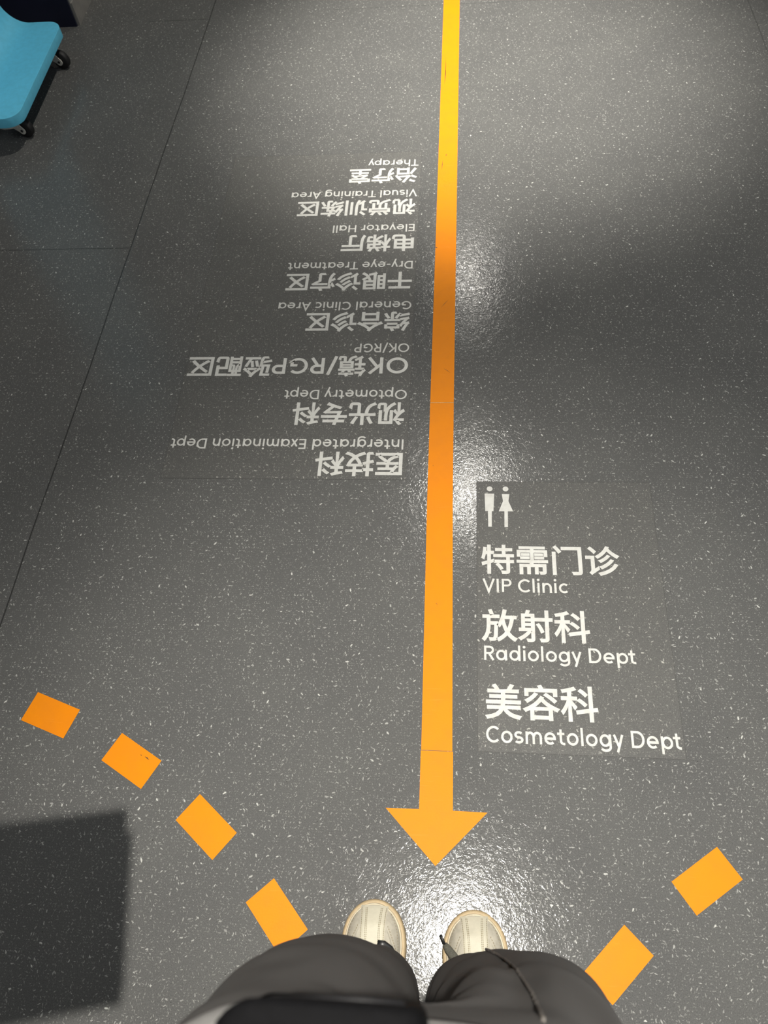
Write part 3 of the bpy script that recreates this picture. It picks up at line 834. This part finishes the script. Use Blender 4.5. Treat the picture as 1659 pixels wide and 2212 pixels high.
def fold(p, z, side):
    """soft creases: stacked near the hem, long drags from the knee"""
    q = Vector((p.x * 9, p.y * 9, p.z * 16 + side * 7))
    n1 = noise.noise(q); n2 = noise.noise(Vector((p.x * 22, p.y * 22, p.z * 34 + side * 3)))
    low = max(0, 1 - z / .35)
    return .0055 * n1 * (1 + .5 * low) + .0022 * n2 * (1 + 1.0 * low)
for side, K in ((-1, KL), (1, KR)):
    prev = None; first = None
    for z in zs:
        cx, cy, rx, ry = lerp_keys(K, z)
        r = []
        for p in ring_leg(z, cx, cy, rx, ry):
            d = Vector((p.x - cx, p.y - cy, 0)).normalized()
            f = fold(p, z, side)
            if side == 1:
                # crease beside the seam of the right leg and the knee standing out past it
                ax = math.atan2(p.y - cy, p.x - cx)
                f -= .010 * math.exp(-((ax - (2.20 - 1.65 * (z - .36))) / .20) ** 2) * min(max((z - .2) / .2, 0), 1)
            r.append(bm.verts.new(p + d * f))
        if prev:
            for k in range(NV): bm.faces.new((prev[k], prev[(k + 1) % NV], r[(k + 1) % NV], r[k]))
        else: first = r
        prev = r
    # turned-in hem
    cx, cy, rx, ry = lerp_keys(K, .04)
    for dz, sc_ in ((-.001, .985), (.012, .96), (.05, .955)):
        r = [bm.verts.new((cx + (v.co.x - cx) * sc_, cy + (v.co.y - cy) * sc_, .04 + dz)) for v in first]
        last = r if dz == -.001 else last
        base_r = first if dz == -.001 else pr
        for k in range(NV): bm.faces.new((base_r[(k + 1) % NV], base_r[k], r[k], r[(k + 1) % NV]))
        pr = r
    hips[side] = prev
# crotch: the inner half rings meet on a shared curve, the outer halves carry on as the hip loop
XM = -.040
inn = lambda side, k: (math.cos(2 * PI * k / NV) > 1e-6) if side == -1 else (math.cos(2 * PI * k / NV) < -1e-6)
mid = {}
q = NV // 4
mids = []
for j in range(2 * q + 1):   # from back (-90) to front (+90)
    a = -PI / 2 + PI * j / (2 * q)
    mids.append(bm.verts.new((XM, -.130 + .095 * math.sin(a), .855 + .02 * abs(math.sin(a)) ** 2)))
newring = []
for side in (-1, 1):
    prev = hips[side]; r = [None] * NV
    for k in range(NV):
        a = 2 * PI * k / NV
        c = math.cos(a)
        isin = (c >= -1e-6) if side == -1 else (c <= 1e-6)
        if isin:
            ang = math.asin(max(-1, min(1, math.sin(a)))); j = int(round((ang + PI / 2) / (PI / (2 * q))))
            r[k] = mids[j]
        else:
            cx, cy, rx, ry = (-.128, -.13, .088, .100) if side == -1 else (.048, -.13, .082, .100)
            r[k] = bm.verts.new((cx + rx * c, cy + ry * math.sin(a), .87))
    for k in range(NV):
        f = [prev[k], prev[(k + 1) % NV], r[(k + 1) % NV], r[k]]
        bm.faces.new(f)
    hips[side] = r
loop = []
R_, L_ = hips[1], hips[-1]
for k in range(-q, q + 1): loop.append(R_[k % NV])          # right outer half, back to front
for k in range(q + 1, 3 * q): loop.append(L_[k % NV])       # left outer half, front to back
prev = loop
for z, rx, ry, cy in ((.92, .171, .108, -.138), (.98, .168, .108, -.142), (1.04, .160, .106, -.146), (1.08, .156, .104, -.148)):
    r = []
    for v in loop:
        a = math.atan2((v.co.y + .13) / .1, (v.co.x - XM) / .17)
        r.append(bm.verts.new((XM + rx * math.cos(a), cy + ry * math.sin(a), z)))
    n = len(loop)
    for k in range(n): bm.faces.new((prev[k], prev[(k + 1) % n], r[(k + 1) % n], r[k]))
    prev = r
trou = pp('trousers', fixn(bm), m_trous)
trou['label'] = 'dark grey-brown trousers'
sub = trou.modifiers.new('smooth', 'SUBSURF'); sub.levels = 1; sub.render_levels = 1
# raised side seam of the right leg and the crease seams at the hems
key = [Vector(p) for p in ((0.046, 0.0035, 0.3612), (0.048, 0.0027, 0.3804), (0.051, 0.0016, 0.3962), (0.0528, 0.0007, 0.4069), (0.0545, -0.0001, 0.4179), (0.0562, -0.0009, 0.4287), (0.0583, -0.0025, 0.4446), (0.06, -0.0039, 0.4631), (0.061, -0.0052, 0.4944), (0.0617, -0.0069, 0.5285), (0.0629, -0.0085, 0.5528), (0.0629, -0.0099, 0.5918), (0.0611, -0.0121, 0.6609), (0.062, -0.0149, 0.6798), (0.0631, -0.0176, 0.6969), (0.0635, -0.0203, 0.7214), (0.0636, -0.0228, 0.7478), (0.064, -0.0252, 0.7684), (0.064, -0.0275, 0.7831), (0.064, -0.0297, 0.7972), (0.0637, -0.0316, 0.8145), (0.0623, -0.0325, 0.8385), (0.061, -0.0333, 0.8623), (0.0608, -0.0365, 0.8838))]
bm = BM(); pts = []
for p, q_ in zip(key, key[1:]):
    for i in range(4):
        p_ = p.lerp(q_, i / 4)
        pts.append(p_ + Vector((0, .0003, 0)) + Vector((.0004 * math.sin(p_.z * 420), .0003 * math.sin(p_.z * 600), 0)))
tube(bm, pts, .0017, 8)
seam = pp('side_seam', fixn(bm), simple('seam_lit_twill', (.11, .10, .092), .9, .2, 0, .2, 300), True, trou)  # twill lightened to stand in for the highlight along the ridge
seam['label'] = 'raised seam down the right trouser leg'

# pale grey top, only its lower hem reaches the picture
bm = BM(); prev = None; NT = 72
for z, rx, ry, cy, in [(.960, .176, .122, -.155), (.950, .178, .124, -.155), (.956, .181, .126, -.155), (.985, .178, .124, -.160), (1.02, .172, .114, -.162), (1.09, .166, .108, -.162), (1.18, .170, .112, -.155), (1.26, .176, .112, -.150), (1.33, .172, .102, -.156), (1.385, .130, .080, -.162), (1.41, .075, .062, -.168), (1.43, .060, .056, -.170)]:
    r = []
    for k in range(NT):
        a = 2 * PI * k / NT; c, s = math.cos(a), math.sin(a)
        x = XM + rx * math.copysign(abs(c) ** .9, c); y = cy + ry * math.copysign(abs(s) ** .9, s)
        hem = max(0, 1 - abs(z - .965) / .07)
        y += -hem * .002 * (x > -.03) + hem * (.007 * math.exp(-((x + .125) / .05) ** 2) * (s > 0) + .003 * math.sin(7 * a))
        z2 = z + hem * .008 * math.sin(3 * a + 1)
        r.append(bm.verts.new((x, y, z2)))
    if prev:
        for k in range(NT): bm.faces.new((prev[k], prev[(k + 1) % NT], r[(k + 1) % NT], r[k]))
    prev = r
bm.faces.new(prev)
topo = pp('top', fixn(bm), m_top); topo['label'] = 'pale grey top, its blurred hem at the bottom edge'
sub = topo.modifiers.new('smooth', 'SUBSURF'); sub.levels = 1; sub.render_levels = 1

# black pouch worn in front of the belly
bag = thing('waist_pouch', 'black pouch blurred at the bottom edge in front of the left thigh', 'pouch', (-.06, -.03, 1.0))
bm = BM(); rings = []
for y, k in ((-.0375, .92), (-.0350, .99), (-.0310, 1.0), (-.0262, .98), (-.0232, .93), (-.0225, .5)):
    r = []
    for i in range(48):
        a = 2 * PI * i / 48; c, s = math.cos(a), math.sin(a)
        r.append(bm.verts.new((-.058 + .049 * k * math.copysign(abs(c) ** .35, c), y - .010 * max(0, (-.075 - (-.058 + .049 * c))) / .04, 1.041 + .028 * k * math.copysign(abs(s) ** .45, s))))
    rings.append(r)
for i in range(len(rings) - 1):
    for k in range(48): bm.faces.new((rings[i][k], rings[i][(k + 1) % 48], rings[i + 1][(k + 1) % 48], rings[i + 1][k]))
bm.faces.new(rings[0]); bm.faces.new(rings[-1])
o = obj('pouch_body', fixn(bm), m_bag, bag, True); o.matrix_parent_inverse = Matrix.Translation(-Vector(bag.location))
bm = BM(); tube(bm, [(-.096, -.0290, 1.050), (-.08, -.0245, 1.052), (-.04, -.0224, 1.052), (-.020, -.0232, 1.050)], .0022, 8)
o = obj('zip', fixn(bm), m_zip, bag, True); o.matrix_parent_inverse = Matrix.Translation(-Vector(bag.location))

# ------------------------------------------------------------------ made-up stand beyond the left edge, added to cast the square shadow
info = thing('shadow_stand', 'unseen black stand added left of the picture so that its tray throws the square shadow', 'shadow caster', (-1.06, .05, 0))
def ip(name, bm, mat):
    o = obj(name, bm, mat, info); o.matrix_parent_inverse = Matrix.Translation(-Vector(info.location)); return o
bm = BM(); cyl(bm, (-1.06, .05, .008), (0, 0, 1), .16, .008, 40, .003); ip('base', fixn(bm), m_black)
bm = BM(); cyl(bm, (-1.06, .05, .448), (0, 0, 1), .016, .432, 20); ip('pole', fixn(bm), m_black)
LX, LY = DOWNLIGHTS[0][:2]
ZC = .90
def through(fx_, fy_, z):  # point of the lamp's ray to a floor point, at height z
    k = z / (CEIL - .02)
    return (fx_ + (LX - fx_) * k, fy_ + (LY - fy_) * k)
A = through(-1.35, .075, ZC); Bq = through(-.5955, .1946, ZC); Cq = through(-.5385, -.1080, ZC); D = through(-1.35, -.29, ZC)
bm = BM(); prism(bm, [D, Cq, Bq, A], ZC - .008, ZC + .008); ip('tray', fixn(bm), m_black)  # outline traced back from the shadow it has to throw
bm = BM()
E1, E2 = through(-.5755, .1560, ZC + .01), through(-.5375, -.0860, ZC + .01)
E3, E4 = (E2[0] - .10, E2[1] - .02), (E1[0] - .10, E1[1] - .02)
prism(bm, [E4, E3, E2, E1], ZC + .008, ZC + .014); ip('shadow_step', fixn(bm), m_black)  # plate shaped for the step in the shadow's edge
bm = BM(); bx(bm, -1.075, -1.045, .035, .065, .872, ZC - .008); ip('bracket', bm, m_black)

# ------------------------------------------------------------------ ceiling lamps and added fill panels
for i, (x, y, wt, half) in enumerate(DOWNLIGHTS):
    lab = ['recessed round downlight straight above the shoes', 'recessed round downlight above the top end of the stripe', 'recessed round downlight farthest along the stripe'][i]
    d = thing('downlight', lab, 'ceiling lamp', (x, y, CEIL), 'round downlights along the stripe')
    bm = BM()
    n = 40; rr = [(.062, 0.0), (.062, -.006), (.050, -.006), (.046, -.002)]
    rs = [[bm.verts.new((r * math.cos(2 * PI * k / n), r * math.sin(2 * PI * k / n), z)) for k in range(n)] for r, z in rr]
    for a in range(3):
        for k in range(n): bm.faces.new((rs[a][k], rs[a][(k + 1) % n], rs[a + 1][(k + 1) % n], rs[a + 1][k]))
    obj('trim_ring', fixn(bm), m_lampw, d)
    bm = BM(); v = [bm.verts.new((.046 * math.cos(2 * PI * k / n), .046 * math.sin(2 * PI * k / n), -.002)) for k in range(n)]; bm.faces.new(v[::-1])
    obj('lens', bm, emit('lamp_lens', LAMP_COL, (350.0, 1500.0, 700.0)[i]), d)
    li = bpy.data.lights.new('downlight_beam', 'SPOT'); li.energy = wt; li.color = LAMP_COL
    li.spot_size = math.radians(2 * half); li.spot_blend = 1.0; li.shadow_soft_size = .022
    lo = bpy.data.objects.new('downlight_beam', li); C.objects.link(lo); lo.parent = d; lo.location = (0, 0, -.03)
for i, (x, y, sx, sy, wt) in enumerate(FILL_PANELS):  # added fill, raises the ambient light from out of view
    lab = ['added fill panel over the left side of the room', 'added fill panel over the right side of the room', 'added fill panel behind the person'][i]
    d = thing('fill_panel', lab, 'ceiling lamp', (x, y, CEIL), 'added fill panels')
    bm = BM(); bx(bm, -sx / 2 - .02, sx / 2 + .02, -sy / 2 - .02, sy / 2 + .02, -.018, 0)
    obj('frame', bm, m_lampw, d)
    li = bpy.data.lights.new('fill_glow', 'AREA'); li.shape = 'RECTANGLE'; li.size = sx; li.size_y = sy; li.energy = wt; li.color = FILL_COL
    lo = bpy.data.objects.new('fill_glow', li); C.objects.link(lo); lo.parent = d; lo.location = (0, 0, -.022)
